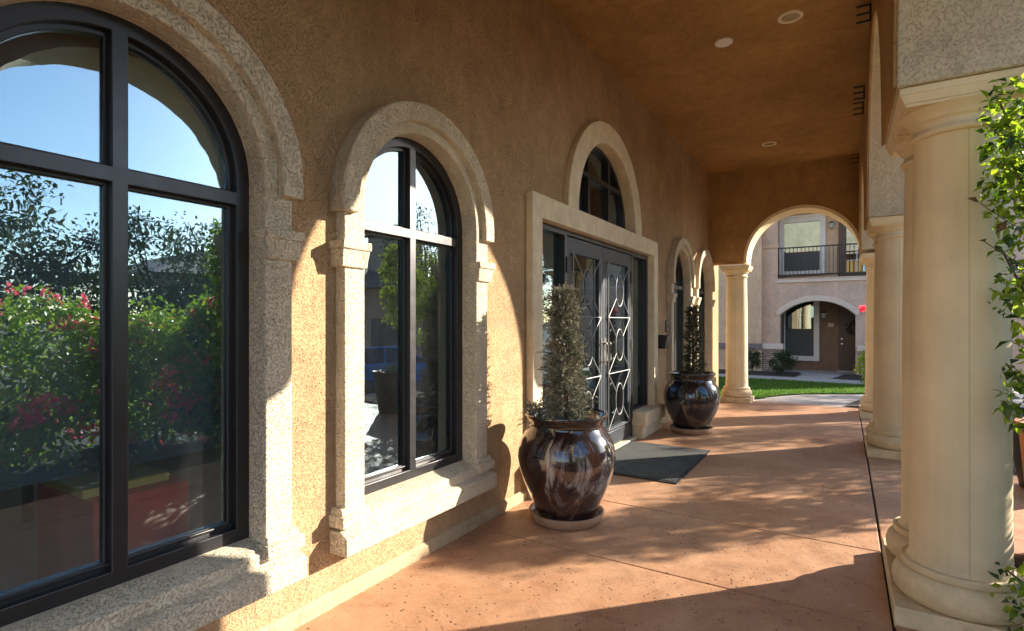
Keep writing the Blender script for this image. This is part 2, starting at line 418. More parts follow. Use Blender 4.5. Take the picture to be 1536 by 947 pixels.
# ------------------------------------------------------------------ setting: ground
def grid_sheet(xs, ys, dz, fz=gz):
    mb = MB(); nx = len(xs)
    vs = [(x, y, fz(x, y)+dz) for y in ys for x in xs]
    fs = [(j*nx+i, j*nx+i+1, (j+1)*nx+i+1, (j+1)*nx+i) for j in range(len(ys)-1) for i in range(nx-1)]
    return mb.add(vs, fs)
xs = [-900, -200, -60, -20, -8]+[-4+.8*i for i in range(10)]+[5, 6, 7, 7.9, 9, 12, 20, 60, 200, 900]
ys = [-900, -200, -60, -20, -6, 0, 4, 7, 8]+[9+i for i in range(16)]+[30, 60, 200, 900]
structure(grid_sheet(xs, ys, -.09).build('ground', M['soil'], smooth=0))
structure(grid_sheet([8.2, 9, 12, 20, 24], [-30, -10, 0, 7, 12, 18, 24, 60], -.06).build('car_park', M['asphalt'], smooth=0))

def slab(x0, x1, y0, y1, th=.12, top=0.0):
    ys = [y0]+([7] if y0 < 7 < y1 else [])+[y1]
    mb = MB(); n = len(ys)
    vs = []
    for y in ys:
        z = gz(0, y)+top
        vs += [(x0, y, z), (x1, y, z), (x0, y, z-th), (x1, y, z-th)]
    fs = [(0, 1, 3, 2), (4*(n-1), 4*(n-1)+2, 4*(n-1)+3, 4*(n-1)+1)]
    for i in range(n-1):
        a = 4*i; b = a+4
        fs += [(a, b, b+1, a+1), (a+2, a+3, b+3, b+2), (a, a+2, b+2, b), (a+1, b+1, b+3, a+3)]
    return mb.add(vs, fs)
fl = MB()
yj = [-1.6, .4, 3.0, 3.965, 6.35, 8.6, 10.9]
for a, b in zip(yj[:-1], yj[1:]):
    for x0, x1 in ((-2.15, .183), (.197, .82)):
        s = slab(x0, x1, a+.0045, b-.0045); fl.add(s.v, s.f)
structure(fl.build('porch_floor', M['floor'], bevel=.004, smooth=0))
structure(slab(-2.3, .85, -1.7, 10.95, .1, -.014).build('floor_joint_bed', M['joint'], smooth=0))
pth = MB()
for x0, x1 in ((.81, 2.2), (2.21, 3.6), (3.61, 5.0), (5.01, 8.2)):
    m_ = slab(x0, x1, 4.36, 6.6, .1, 0)
    m_.v = [(x, y, z+(gz(x, y)-gz(0, y))) for x, y, z in m_.v]; pth.add(m_.v, m_.f)
structure(pth.build('entry_path', M['floor'], bevel=.004, smooth=0))

def poly_sheet(pts, dz, name, mat, sub=.6):
    bm = bmesh.new(); vs = [bm.verts.new((x, y, 0)) for x, y in pts]; bm.faces.new(vs)
    for k in range(60):
        y = 7+k*.5
        bmesh.ops.bisect_plane(bm, geom=bm.verts[:]+bm.edges[:]+bm.faces[:], plane_co=(0, y, 0), plane_no=(0, 1, 0))
    for k in range(30):
        bmesh.ops.bisect_plane(bm, geom=bm.verts[:]+bm.edges[:]+bm.faces[:], plane_co=(-3+k*.4, 0, 0), plane_no=(1, 0, 0))
    for v in bm.verts: v.co.z = gz(v.co.x, v.co.y)+dz
    bmesh.ops.recalc_face_normals(bm, faces=bm.faces)
    me = bpy.data.meshes.new(name); bm.to_mesh(me); bm.free(); me.materials.append(mat)
    if me.polygons and me.polygons[0].normal.z < 0: me.flip_normals()
    o = bpy.data.objects.new(name, me); COL.objects.link(o); return structure(o)
poly_sheet([(-9, 10.96), (8.2, 10.96), (8.2, 19.0), (-9, 19.0)], -.012, 'courtyard_path', M['walk'])
LAWN = [(-8, 11.15), (-1.55, 11.15), (-1.38, 11.3), (-1.28, 11.75), (-1.0, 12.35), (-.7, 12.75), (-.33, 13.05), (.4, 13.6), (1.6, 14.2), (3, 14.6), (3, 15.85), (.4, 15.85), (-.4, 15.92), (-1.33, 16.05), (-8, 16.05)]
lawn = poly_sheet(LAWN, .012, 'lawn', M['grass'])
poly_sheet([(-5, 17.5), (-1.25, 17.6), (-1.15, 18.9), (-1.3, 19.9), (-5, 19.9)], .0, 'planting_bed', M['mulch'])
poly_sheet([(-.35, 17.7), (.55, 17.5), (1.9, 17.6), (1.9, 19.9), (-.02, 19.9), (-.2, 18.4)], .0, 'planting_bed', M['mulch'])
poly_sheet([(.0, 11.0), (1.9, 11.0), (1.9, 12.9), (.35, 12.7), (.1, 11.6)], .02, 'planting_bed', M['mulch'])
poly_sheet([(.84, -2), (3.6, -2), (3.6, 4.30), (.84, 4.30)], .0, 'planting_bed', M['mulch'])
poly_sheet([(.84, 6.66), (3.6, 6.66), (3.6, 10.9), (.84, 10.9)], .0, 'planting_bed', M['mulch'])
# blades of the lawn
gb = MB(); rg = random.Random(3)
def inside(x, y, P):
    c = False
    for i in range(len(P)):
        (x1, y1), (x2, y2) = P[i], P[i-1]
        if (y1 > y) != (y2 > y) and x < (x2-x1)*(y-y1)/(y2-y1)+x1: c = not c
    return c
k = 0
while k < 16000:
    x, y = rg.uniform(-3.2, 1.4), rg.uniform(11.1, 16.1)
    if not inside(x, y, LAWN): continue
    k += 1; z = gz(x, y)+.012; a = rg.uniform(0, 2*PI); h = rg.uniform(.025, .055); w = .006; l = rg.uniform(-.02, .02)
    gb.add([(x-w*math.cos(a), y-w*math.sin(a), z), (x+w*math.cos(a), y+w*math.sin(a), z), (x+l, y+rg.uniform(-.02, .02), z+h)], [(0, 1, 2)])
structure(gb.raw('grass', mat_leaf('grass_blades', (.03, .09, .012), (.13, .24, .04), .35, .6)), 'stuff')

# ------------------------------------------------------------------ the clubhouse
club = tag(empty('clubhouse_building'), 'tan stucco clubhouse with arched windows, glazed entrance doors and a columned arcade', 'building')
OW = .52
holes = [arch(c, OW, .42, ZS) for c in WIN]
dl, dr = DC-1.505, DC+1.505
MB().plate([(-1.4, -.3), (11.3, -.3), (11.3, 4.6), (-1.4, 4.6)],
           holes+[[(dl-.03, -.05), (dr+.03, -.05), (dr+.03, 2.27), (dl-.03, 2.27)], arch(DC, .83, 2.45, 2.45)[0:2]+[(DC+.83*math.cos(PI*k/36), 2.45+.83*math.sin(PI*k/36)) for k in range(1, 36)]],
           WX-.2, WX).build('wall', M['wall'], club)
for a, b in ((-1.4, dl-.02), (dr+.02, 10.39)):
    bs = MB().prism([(WX-.02, -.12), (WX+.022, -.12), (WX+.022, .055), (WX+.004, .075), (WX-.02, .075)], a, b); bs.build('base_strip', M['strip'], club)
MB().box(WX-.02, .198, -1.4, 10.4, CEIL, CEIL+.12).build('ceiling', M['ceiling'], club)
# the vertical control joint right of the entrance and roof above
MB().box(-8, .9, -1.6, 11.4, 4.62, 4.9).build('roof', M['farwall'], club)
MB().box(-8, .9, 11.0, 11.38, 4.902, 7.2).build('parapet', M['pale'], club)

# arcade wall on the column line
PAIRS = [(.09, 1.06), (3.03, 4.0), (6.67, 7.64), (9.61, 10.58)]
outer = [(-1.4, IMP)]
prof = [(-1.4, IMP)]
for i, (a, b) in enumerate(PAIRS):
    prof += [(a, IMP), (b, IMP)]
    if i < 3:
        n0 = PAIRS[i+1][0]; c = (b+n0)/2; r = (n0-b)/2
        prof += [(c-r*math.cos(PI*k/40), IMP+r*math.sin(PI*k/40)) for k in range(1, 40)]
prof = prof[1:]
prof = [p for i, p in enumerate(prof)]
prof = [(10.39 if y > 10.39 else y, z) for y, z in prof]
prof += [(10.39, 4.6), (-.9, 4.6), (-.9, 3.1), (-.08, 3.1)]
MB().plate(prof, [], .199, .715).build('arcade_wall', M['pale'], club, bevel=.008)
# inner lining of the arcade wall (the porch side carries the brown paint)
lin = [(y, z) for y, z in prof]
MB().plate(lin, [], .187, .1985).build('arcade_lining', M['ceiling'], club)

# end walls with an arch
def end_wall(y0, y1, c, r, x0=WX, x1=.716):
    p = [(x0, IMP), (c-r, IMP)]+[(c-r*math.cos(PI*k/40), IMP+r*math.sin(PI*k/40)) for k in range(1, 40)]+[(c+r, IMP), (x1, IMP), (x1, 4.6), (x0, 4.6)]
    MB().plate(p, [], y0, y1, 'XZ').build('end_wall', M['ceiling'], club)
    b = arch_band(c, r+.004, r-.045, IMP-.03, IMP)
    MB().plate(b, [], y0-.012, y1+.012, 'XZ').build('arch_lining', M['column_plain'], club)
end_wall(10.40, 10.90, -.645, .90)
end_wall(-1.4, -.9, -.645, .90)

# ---- columns
def tuscan():
    sh = MB()
    prof = [(.205, .262), (.192, .285), (.188, .5), (.187, 1.0), (.182, 1.6), (.172, 2.24), (.172, 2.262)]
    col = sh.lathe(prof, n=64).build('column', M['column'], club)
    b = MB()
    b.box(-.265, .265, -.2325, .2325, -.06, .085)
    tor = [(.205, .08)]+[(.215+.046*math.cos(t), .157+.07*math.sin(t)) for t in [(-.5+i/12)*PI for i in range(13)]]+[(.224, .228), (.228, .236), (.226, .262), (.207, .264)]
    b.lathe(tor, n=64)
    b.build('base', M['column_plain'], col, bevel=.006)
    c = MB()
    c.lathe([(.176, 2.258)]+[(.178+.014*math.cos(t), 2.272+.014*math.sin(t)) for t in [(-.5+i/8)*PI for i in range(9)]]+[(.178, 2.29), (.176, 2.315), (.179, 2.325), (.192, 2.334), (.194, 2.343), (.206, 2.362), (.222, 2.376), (.233, 2.386)], n=64)
    c.box(-.222, .222, -.214, .214, 2.382, 2.398)
    c.frustum(-.226, .226, -.217, .217, 2.396, 2.437, .018, .018, .014, .014)
    c.box(-.246, .246, -.2325, .2325, 2.435, 2.468)
    c.build('capital', M['column_plain'], col, bevel=.005)
    return col
col0 = tuscan(); col0.location = (.457, 3.28, 0)
for x, y in ((.457, .34), (.457, .81), (.457, 3.75), (.457, 6.92), (.457, 7.39), (.457, 9.86), (.457, 10.33)):
    copy_tree(col0, club, (x, y, gz(0, y)*.9))
c_far = copy_tree(col0, club, (-1.70, 10.62, gz(0, 10.3)))
c_far2 = copy_tree(col0, club, (-1.70, -1.15, 0))

# ---- arched windows
def arched_window(yc):
    f = MB()
    hw = .50
    mid = .026; mt = (1.893, 1.948)
    ri = .489-.055
    n = 20
    # pane openings
    def quarter(sgn):
        x0 = mid; zt = mt[1]; z0 = ZS
        pts = [(sgn*x0, zt)]
        a1 = math.acos(x0/ri)
        a0 = math.asin((zt-z0)/ri)
        pts += [(sgn*ri*math.cos(a0+(a1-a0)*k/n), z0+ri*math.sin(a0+(a1-a0)*k/n)) for k in range(n+1)]
        return pts
    zb = .515
    H = [quarter(1), quarter(-1), [(mid, zb), (ri, zb), (ri, mt[0]), (mid, mt[0])], [(-mid, zb), (-ri, zb), (-ri, mt[0]), (-mid, mt[0])]]
    f.plate(arch(0, hw, .43, ZS), H, -.09, -.052)
    # inner bead
    H2 = [[(x*.93+(.03 if x > 0 else -.03)*.0, z) for x, z in h] for h in H]
    rb = ri-.02
    def q2(sgn):
        zt = mt[1]+.012; x0 = mid+.012
        a1 = math.acos(x0/rb); a0 = math.asin((zt-ZS)/rb)
        return [(sgn*x0, zt)]+[(sgn*rb*math.cos(a0+(a1-a0)*k/n), ZS+rb*math.sin(a0+(a1-a0)*k/n)) for k in range(n+1)]
    f.plate(arch(0, hw-.02, .45, ZS), [q2(1), q2(-1), [(mid+.012, zb+.03), (rb, zb+.03), (rb, mt[0]-.012), (mid+.012, mt[0]-.012)], [(-mid-.012, zb+.03), (-rb, zb+.03), (-rb, mt[0]-.012), (-mid-.012, mt[0]-.012)]], -.125, -.086)
    # bottom track lips
    f.box(-.07, -.054, -.43, .43, .492, .505); f.box(-.084, -.074, -.43, .43, .53, .542)
    w = f.build('window', M['bronze'], club, (WX, yc, 0), bevel=.003)
    for h in (q2(1), q2(-1), [(mid+.012, zb+.03), (rb, zb+.03), (rb, mt[0]-.012), (mid+.012, mt[0]-.012)], [(-mid-.012, zb+.03), (-rb, zb+.03), (-rb, mt[0]-.012), (-mid-.012, mt[0]-.012)]):
        MB().plate(h, [], -.106, -.102).build('pane', M['glass'], w, smooth=0)
    s = MB()
    s.plate(arch_band(0, .621, .489, .40, ZS, 48), [], -.085, .063)
    s.plate(arch_band(0, .655, .552, 1.94, ZS, 48), [], -.02, .100)
    for sg in (1, -1):
        a, b = sorted((sg*.476, sg*.662))
        s.box(-.01, .104, a, b, 1.752, 1.795)
        s.frustum(-.01, .078, a+.012, b-.012, 1.665, 1.754, 0, .018, .008, .008)
        s.box(-.01, .098, a, b, .392, .452); s.frustum(-.01, .082, a+.01, b-.01, .45, .482, 0, -.014, -.008, -.008)
    s.build('surround', M['trim'], w, bevel=.007)
    q = MB()
    q.prism([(-.12, .30), (.074, .30), (.074, .428), (-.045, .462), (-.12, .462)], -.628, .628)
    q.prism([(-.03, .262), (.118, .262), (.118, .355), (.07, .376), (-.03, .376)], -.658, .658)
    q.build('sill', M['trim'], w, bevel=.007)
    return w
w0 = arched_window(WIN[0])
for y in WIN[1:]: copy_tree(w0, club, (WX, y, 0))

# ---- entrance: trim, lunette, sidelights, doors
dt = MB()
dt.plate([(dl-.165, 0), (dl-.165, 2.43), (dr+.165, 2.43), (dr+.165, 0), (dr, 0), (dr, 2.24), (dl, 2.24), (dl, 0)], [], WX-.09, WX+.06)
for a, b in ((dl-.20, DC-.90), (DC+.90, dr+.20)):
    dt.box(WX-.04, WX+.10, a+.03, b-.02, -.01, .155)
    dt.box(WX-.06, WX+.145, a, b, .153, .318)
dt.build('door_surround', M['trim_smooth'], club, bevel=.007)
dt = MB(); dt.plate(arch_band(DC, 1.015, .795, 2.428, 2.44, 48), [], WX-.10, WX+.058)
lun_s = dt.build('lunette_surround', M['trim_smooth'], club, bevel=.007)
lf = MB()
RL = .80
def arc_cell(y0, y1, z0, z1, r=.755):
    pts = [(y0, z0), (y1, z0)]
    def top(y): return min(z1, 2.44+math.sqrt(max(0, r*r-y*y)))
    n = 14
    for k in range(n+1):
        y = y1+(y0-y1)*k/n; pts.append((y, max(z0+.002, top(y))))
    return [(DC+a, b) for a, b in pts]
LC = [arc_cell(-.25, .25, 2.48, 2.86), arc_cell(-.25, .25, 2.91, 9), arc_cell(.30, .715, 2.48, 2.86), arc_cell(-.715, -.30, 2.48, 2.86), arc_cell(.30, .595, 2.91, 9), arc_cell(-.595, -.30, 2.91, 9)]
lf.plate([(DC+RL*math.cos(PI*k/40), 2.43+RL*math.sin(PI*k/40)) for k in range(41)], LC, WX-.15, WX-.07)
lw = lf.build('lunette_window', M['bronze'], club, bevel=.003)
for h in LC: MB().plate(h, [], WX-.118, WX-.114).build('pane', M['doorglass'], lw, smooth=0)

ef = MB()   # dark head and jambs
ef.plate([(dl-.01, 0), (dl-.01, 2.25), (dr+.01, 2.25), (dr+.01, 0), (dr-.05, 0), (dr-.05, 2.185), (DC+.925, 2.185), (DC+.925, 0), (DC+.878, 0), (DC+.878, 2.195), (DC-.878, 2.195), (DC-.878, 0), (DC-.925, 0), (DC-.925, 2.185), (dl+.05, 2.185), (dl+.05, 0)], [], WX-.14, WX-.028)
for a, b in ((dl+.04, DC-.915), (DC+.915, dr-.04)): ef.box(WX-.13, WX-.04, a, b, .28, .345)
fr_ = ef.build('entrance_frame', M['bronze'], club, bevel=.003)
for a, b in ((dl+.04, DC-.915), (DC+.915, dr-.04)):
    MB().box(WX-.09, WX-.086, a, b, .34, 2.19).build('pane', M['doorglass'], fr_, smooth=0)
MB().box(WX-.16, WX+.03, DC-.90, DC+.90, -.01, .022).build('threshold', M['trim_smooth'], club, bevel=.004)

def door_leaf(y0, y1, handle_side):
    d = MB(); st = .105
    hole = [(y0+st, .235), (y1-st, .235), (y1-st, 2.035), (y0+st, 2.035)]
    d.plate([(y0, .03), (y1, .03), (y1, 2.185), (y0, 2.185)], [hole], WX-.075, WX-.033)
    d.box(WX-.033, WX-.026, y0+.02, y1-.02, .05, .19)
    leaf = d.build('door', M['doormetal'], club, bevel=.003)
    MB().box(WX-.058, WX-.054, y0+st, y1-st, .235, 2.035).build('pane', M['doorglass'], leaf, smooth=0)
    g = MB(); x = WX-.012; ya, yb, za, zb = y0+st-.005, y1-st+.005, .225, 2.045; r = .0065
    g.tube([(x, ya, za), (x, yb, za), (x, yb, zb), (x, ya, zb)], r, 8, closed=True)
    hz = (zb-za)/3; cy = (ya+yb)/2
    for i in range(3):
        z0 = za+i*hz; z1 = z0+hz; cz = (z0+z1)/2
        if i: g.tube([(x, ya, z0), (x, yb, z0)], r, 8)
        ea, eb = .115, .175
        g.tube([(x, cy+ea*math.cos(2*PI*k/32), cz+eb*math.sin(2*PI*k/32)) for k in range(32)], r, 8, closed=True)
        for sy in (-1, 1):
            for sz in (-1, 1):
                dy, dz = (yb-ya)/2, hz/2; t = 1/math.sqrt((dy/ea)**2+(dz/eb)**2)
                g.tube([(x, cy+sy*dy*t, cz+sz*dz*t), (x, cy+sy*dy, cz+sz*dz)], r*.85, 8)
    for z in (za+.05, za+hz, za+2*hz, zb-.05):
        for y in (ya, yb): g.tube([(WX-.034, y, z), (x, y, z)], .006, 6)
    g.build('grille', M['grille'], leaf)
    h = MB(); hy = y1-.05 if handle_side > 0 else y0+.05
    h.tube([(WX-.033, hy, .98), (WX+.03, hy, .98), (WX+.035, hy, .99), (WX+.035, hy, 1.16), (WX+.03, hy, 1.17), (WX-.033, hy, 1.17)], .009, 8)
    h.box(WX-.033, WX-.028, hy-.028, hy+.028, .93, 1.22)
    h.build('handle', M['steel'], leaf)
    hg = y0 if handle_side > 0 else y1
    for z in (.30, 1.12, 1.92):
        MB().box(WX-.034, WX-.016, hg-.022, hg+.022, z-.07, z+.07).build('hinge', M['black'], leaf, bevel=.003)
    return leaf
door_leaf(DC-.873, DC-.003, 1)
door_leaf(DC+.003, DC+.873, -1)
# notices taped to the doors
for (y0, y1, z0, z1, lb) in ((DC-.62, DC-.40, 1.20, 1.50, 'white paper notice on the left entrance door half hidden by the plant'), (DC+.29, DC+.47, 1.20, 1.50, 'white printed sheet taped inside the right entrance door at eye level'), (DC+.24, DC+.49, .86, .925, 'small white strip sticker low on the right entrance door glass')):
    p = MB().box(-.0012, .0012, -(y1-y0)/2, (y1-y0)/2, -(z1-z0)/2, (z1-z0)/2).build('paper_notice', M['paper'], None, (WX-.0605, (y0+y1)/2, (z0+z1)/2), smooth=0)
    tag(p, lb, 'notice')

# ---- interior seen through the glass
rm = MB()
MB().box(-7.5, WX-.19, -1.2, 11.1, -.10, -.02).build('carpet', M['carpet'], club)
rm.box(-7.6, -7.5, -1.2, 11.1, -.1, 2.9); rm.box(-7.6, WX-.19, -1.3, -1.2, -.1, 3.5); rm.box(-7.6, WX-.19, 11.0, 11.1, -.1, 3.5); rm.box(-7.6, WX-.19, -1.3, 11.1, 3.5, 3.56)
rm.box(-7.5, -4.6, 3.55, 3.67, -.02, 3.5)
rm.build('interior_wall', M['inwall'], club)
sh = MB()
sh.box(-2.338, -2.334, .30, 1.50, .86, 2.53)
sh.box(-2.346, -2.328, .30, 1.50, .85, .872)
shd = sh.build('roller_shade', M['shade'], smooth=0); tag(shd, 'grey roller shade lowered behind the large left window', 'window shade')
cab = empty('storage_cabinet', (-2.66, .62, -.02)); tag(cab, 'narrow red storage cabinet with a yellow top inside the left window', 'cabinet')
MB().box(-.35, .20, .30, .66, .06, .72).build('body', M['red'], cab, bevel=.006)
MB().box(-.36, .13, .29, .61, .722, .76).build('top', M['yellow'], cab, bevel=.005)
for x in (-.28, .10):
    for y in (.39, .60): MB().lathe([(.02, 0), (.026, .06)], (x, y, 0), n=10).build('foot', M['black'], cab)
dk = empty('office_desk', (-4.6, 2.3, -.02)); tag(dk, 'dark office desk standing deep in the room behind the left window', 'desk')
MB().box(-.4, .4, -.9, .9, .70, .74).build('tabletop', M['fardoor'], dk, bevel=.004)
for x in (-.35, .35):
    for y in (-.84, .84): MB().box(x-.025, x+.025, y-.025, y+.025, 0, .70).build('leg', M['black'], dk)

# ------------------------------------------------------------------ ceiling fixtures, wall fixtures
def ring_light(x, y, r, lb):
    t = empty('ceiling_light', (x, y, CEIL)); tag(t, lb, 'ceiling light', 'round recessed ceiling lights')
    m = MB(); pr = [(r*.70, .004), (r*.70, -.006), (r*.78, -.013), (r*.95, -.011), (r, -.003), (r, .004)]
    m.lathe(pr, n=40, cap=False).build('ring', M['creamlight'], t)
    MB().lathe([(r*.71, -.004), (r*.60, -.0035), (r*.45, -.003), (.001, -.0025)], n=32).build('lens', M['lens'], t)
ring_light(-.415, 5.37, .105, 'larger cream ringed recessed light, nearest the columns on the porch ceiling')
ring_light(-.985, 9.05, .105, 'small cream ringed recessed light near the far arch')
sp = MB().lathe([(.085, .004), (.085, -.008), (.078, -.014), (.001, -.016)], n=36).build('ceiling_cover', M['white'], None, (-1.0, 5.52, CEIL))
tag(sp, 'plain white round cover plate on the porch ceiling', 'ceiling cover')
def bracket(y, z, lb):
    m = MB(); L = .15
    m.box(.173, .186, y-.012, y+.012, z-L/2, z+L/2)
    for zz in (z-L/2+.008, z, z+L/2-.008): m.box(.079, .177, y-.009, y+.009, zz-.007, zz+.007)
    o = m.build('wall_bracket', M['black'], None, bevel=.002)
    tag(o, lb, 'bracket', 'black pronged brackets along the arcade')
bracket(5.45, 4.00, 'black three-pronged bracket nearest the camera, high above the middle arch')
bracket(7.25, 3.98, 'black three-pronged bracket, nearer one of the middle two on the arcade wall')
bracket(7.75, 3.97, 'black three-pronged bracket, farther one of the middle two on the arcade wall')
bracket(10.1, 3.97, 'black three-pronged bracket farthest away beside the end wall')
ip = empty('intercom_panel', (WX, 7.62, 1.33)); tag(ip, 'narrow grey intercom plate on the wall beside the entrance', 'intercom')
MB().box(-.005, .022, -.05, .05, -.085, .085).build('plate', M['greyband'], ip, bevel=.004)
for z in (.045, -.04): MB().lathe([(.018, 0), (.018, .012), (.001, .013)], n=16).build('button', M['steel'], ip).matrix_local = Matrix.Translation((.02, 0, z)) @ Matrix.Rotation(PI/2, 4, 'Y')
bx = empty('drop_box', (WX, 7.20, 1.12)); tag(bx, 'black slanted drop box mounted on the wall beside the entrance', 'mail box')
MB().prism([(-.01, -.085), (.125, -.085), (.155, .075), (.15, .085), (-.01, .085)], -.085, .085).build('body', M['black'], bx, bevel=.004)
MB().box(.0, .158, -.088, .088, .0855, .094).build('lid', M['black'], bx, bevel=.002)
MB().lathe([(.016, 0), (.016, .008), (.001, .009)], n=14).build('lock', M['steel'], bx, (.10, -.02, .093))

# ------------------------------------------------------------------ doormat
mt = tag(empty('doormat', (-1.66, 5.37, 0)), 'dark grey doormat lying in front of the entrance doors', 'doormat')
MB().prism([(-.42, -.66), (.40, -.66), (.40, .66), (-.42, .66)], .002, .015, 'Z').build('pile', M['mat'], mt)
b_ = MB(); b_.plate([(-.45, -.69), (.43, -.69), (.43, .69), (-.45, .69)], [[(-.42, -.66), (.40, -.66), (.40, .66), (-.42, .66)]], .001, .011, 'XY'); b_.build('border', M['rubber'], mt)

# ------------------------------------------------------------------ urns, saucers, conifers
URN = [(.12, .0), (.195, .0), (.205, .012), (.222, .06), (.262, .15), (.305, .25), (.332, .34), (.345, .42), (.340, .48), (.318, .545), (.286, .595), (.262, .625), (.254, .643), (.256, .655), (.264, .672), (.278, .69), (.288, .706), (.291, .716), (.288, .724), (.276, .724), (.262, .708), (.246, .68), (.238, .65), (.235, .62)]
def urn(x, y, z, mat, lb):
    o = MB().lathe(URN, n=72, cap=False)
    o.add([(0, 0, 0)], []); o = o.build('glazed_urn', mat, None, (x, y, z+.028), smooth=60)
    tag(o, lb, 'planter')
    MB().lathe([(.252, .615), (.18, .635), (.001, .645)], n=40).build('soil', M['potsoil'], o)
    return o
def saucer(x, y, z, lb):
    o = MB().lathe([(.001, .0), (.232, .0), (.245, .006), (.266, .062), (.264, .07), (.254, .072), (.248, .066), (.236, .024), (.001, .024)], n=64, cap=False).build('plant_saucer', M['saucer'], None, (x, y, z+.002), smooth=50)
    tag(o, lb, 'saucer')
P1 = (-1.684, 3.462); P2 = (-1.66, 7.02)
saucer(*P1, 0, 'clay saucer under the large brown glazed urn in front')
saucer(*P2, gz(0, 7.02), 'clay saucer under the near-black urn beyond the doors')
urn(*P1, 0, M['pot'], 'big brown drip-glazed urn standing left of the entrance doors')
urn(*P2, gz(0, 7.02), M['pot_dark'], 'near-black glazed urn standing beyond the entrance doors')

def rnd_unit(rd):
    return Vector((rd.gauss(0, 1), rd.gauss(0, 1), rd.gauss(0, 1))).normalized()
def conifer(name, base, height, r0, mat, n, seed, label, slump=.0):
    rd = random.Random(seed)
    root = tag(empty(name, base), label, 'plant')
    tr = MB(); tr.tube([(0, 0, -.03), (.01, .0, height*.35), (-.012, .01, height*.7), (0, 0, height*.96)], [.028, .022, .014, .004], 8)
    fol = MB()
    for i in range(n):
        u = (i+rd.random())/n; z = .0+u*height*.95
        prof = r0*(1-.55*u**1.2)*(.78+.2*math.sin(u*19+seed)+.14*math.sin(u*47)) if u < .94 else r0*.30
        a = rd.uniform(0, 2*PI); rr = max(.008, prof*rd.uniform(.25, .8))
        p = Vector((math.cos(a)*rr+slump*u, math.sin(a)*rr, z))
        out = Vector((math.cos(a), math.sin(a), 0))
        d = (out*rd.uniform(.35, 1.1)+Vector((rd.uniform(-.4, .4), rd.uniform(-.4, .4), rd.uniform(.1, 1.0)))).normalized()
        L = rd.uniform(.06, .13)*(.75+.5*(1-u)); k = 7; droop = rd.uniform(-.02, .22); pts = []
        q = p.copy()
        for j in range(k+1):
            pts.append(q.copy()); q = q+d*L/k; d = (d+Vector((rd.uniform(-.14, .14), rd.uniform(-.14, .14), -droop))).normalized()
        sd_ = d.cross(Vector((rd.uniform(-1, 1), rd.uniform(-1, 1), .3))).normalized(); w = .0022
        vs = []
        for j, c in enumerate(pts): vs += [c-sd_*w, c+sd_*w]
        fol.add(vs, [(2*j, 2*j+1, 2*j+3, 2*j+2) for j in range(k)])
        for j in range(1, k+1):
            ax = (pts[j]-pts[j-1]).normalized()
            for m_ in range(7):
                e = (ax*rd.uniform(.5, 1.1)+rnd_unit(rd)*.8).normalized()*rd.uniform(.014, .034)*(1.1-.4*j/k)
                c = pts[j-1].lerp(pts[j], rd.random()); t_ = e.cross(rnd_unit(rd)).normalized()*rd.uniform(.0014, .0026)
                fol.add([c-t_, c+t_, c+e*.6+t_*.9, c+e], [(0, 1, 2), (0, 2, 3)])
    tr.build('stem', M['bark'], root)
    fol.raw('foliage', mat, root)
    return root
conifer('dried_conifer', (P1[0]+.01, P1[1]-.02, .665), 1.0, .150, M['dry'], 900, 5, 'dried grey-brown columnar conifer in the large front urn', -.03)
conifer('potted_conifer', (P2[0]+.02, P2[1], .62), 1.0, .11, M['dark_dry'], 560, 9, 'slim dark conifer growing in the near-black urn', 0)
# loose dead tuft hanging over the front urn's rim
conifer('dead_tuft', (P1[0]-.14, P1[1]-.13, .675), .13, .07, M['dry'], 40, 12, 'small pale tuft of dead foliage at the rim of the front urn', -.05)

# ------------------------------------------------------------------ foliage helpers
def leaf(fol, p, d, n, L, W):
    s = d.cross(n).normalized(); n2 = s.cross(d)
    m = p+d*L*.45
    fol.add([p, m+s*W+n2*W*.35, p+d*L-n2*L*.12, m-s*W+n2*W*.35, m], [(0, 4, 1), (4, 2, 1), (0, 3, 4), (4, 3, 2)])
def rnd_dir(rd):
    while True:
        v = Vector((rd.uniform(-1, 1), rd.uniform(-1, 1), rd.uniform(-1, 1)))
        if .05 < v.length < 1: return v.normalized()
def crown_mesh(rd, c, rad, n, size, clumps, aspect=.45, spread=.32, fill=.75):
    fol = MB(); cs = []
    for i in range(clumps):
        v = rnd_dir(rd)*(rd.random()**(1/3*fill)); cs.append((Vector((c[0]+v.x*rad[0]*.8, c[1]+v.y*rad[1]*.8, c[2]+v.z*rad[2]*.85)), rd.uniform(.6, 1.25)))
    mr = sum(rad)/3
    for i in range(n):
        cc, sc = cs[rd.randrange(clumps)]
        v = rnd_dir(rd)*(rd.random()**.5)*mr*spread*sc
        p = cc+Vector((v.x, v.y, v.z*.8))
        d = (v.normalized()*.6+rnd_dir(rd)+Vector((0, 0, -.25))).normalized(); nn = (Vector((0, 0, 1))+rnd_dir(rd)*.9).normalized()
        if abs(d.dot(nn)) > .97: continue
        L = size*rd.uniform(.6, 1.25); leaf(fol, p, d, nn, L, L*aspect*.5)
    return fol, cs
def trunk_mesh(rd, base, top, r, cs, nb=9):
    t = MB(); b = Vector(base); e = Vector(top); k = 6
    pts = [b.lerp(e, i/k)+Vector((rd.uniform(-1, 1), rd.uniform(-1, 1), 0))*r*.6*(i > 0) for i in range(k+1)]
    t.tube(pts, [r*(1-.55*i/k) for i in range(k+1)], 8)
    for cc, _ in rd.sample(cs, min(nb, len(cs))):
        s = pts[rd.randrange(k//2, k+1)]; mid = s.lerp(cc, .5)+Vector((0, 0, -.12*(cc-s).length))
        t.tube([s, mid, cc], [r*.42, r*.25, r*.07], 6)
    return t
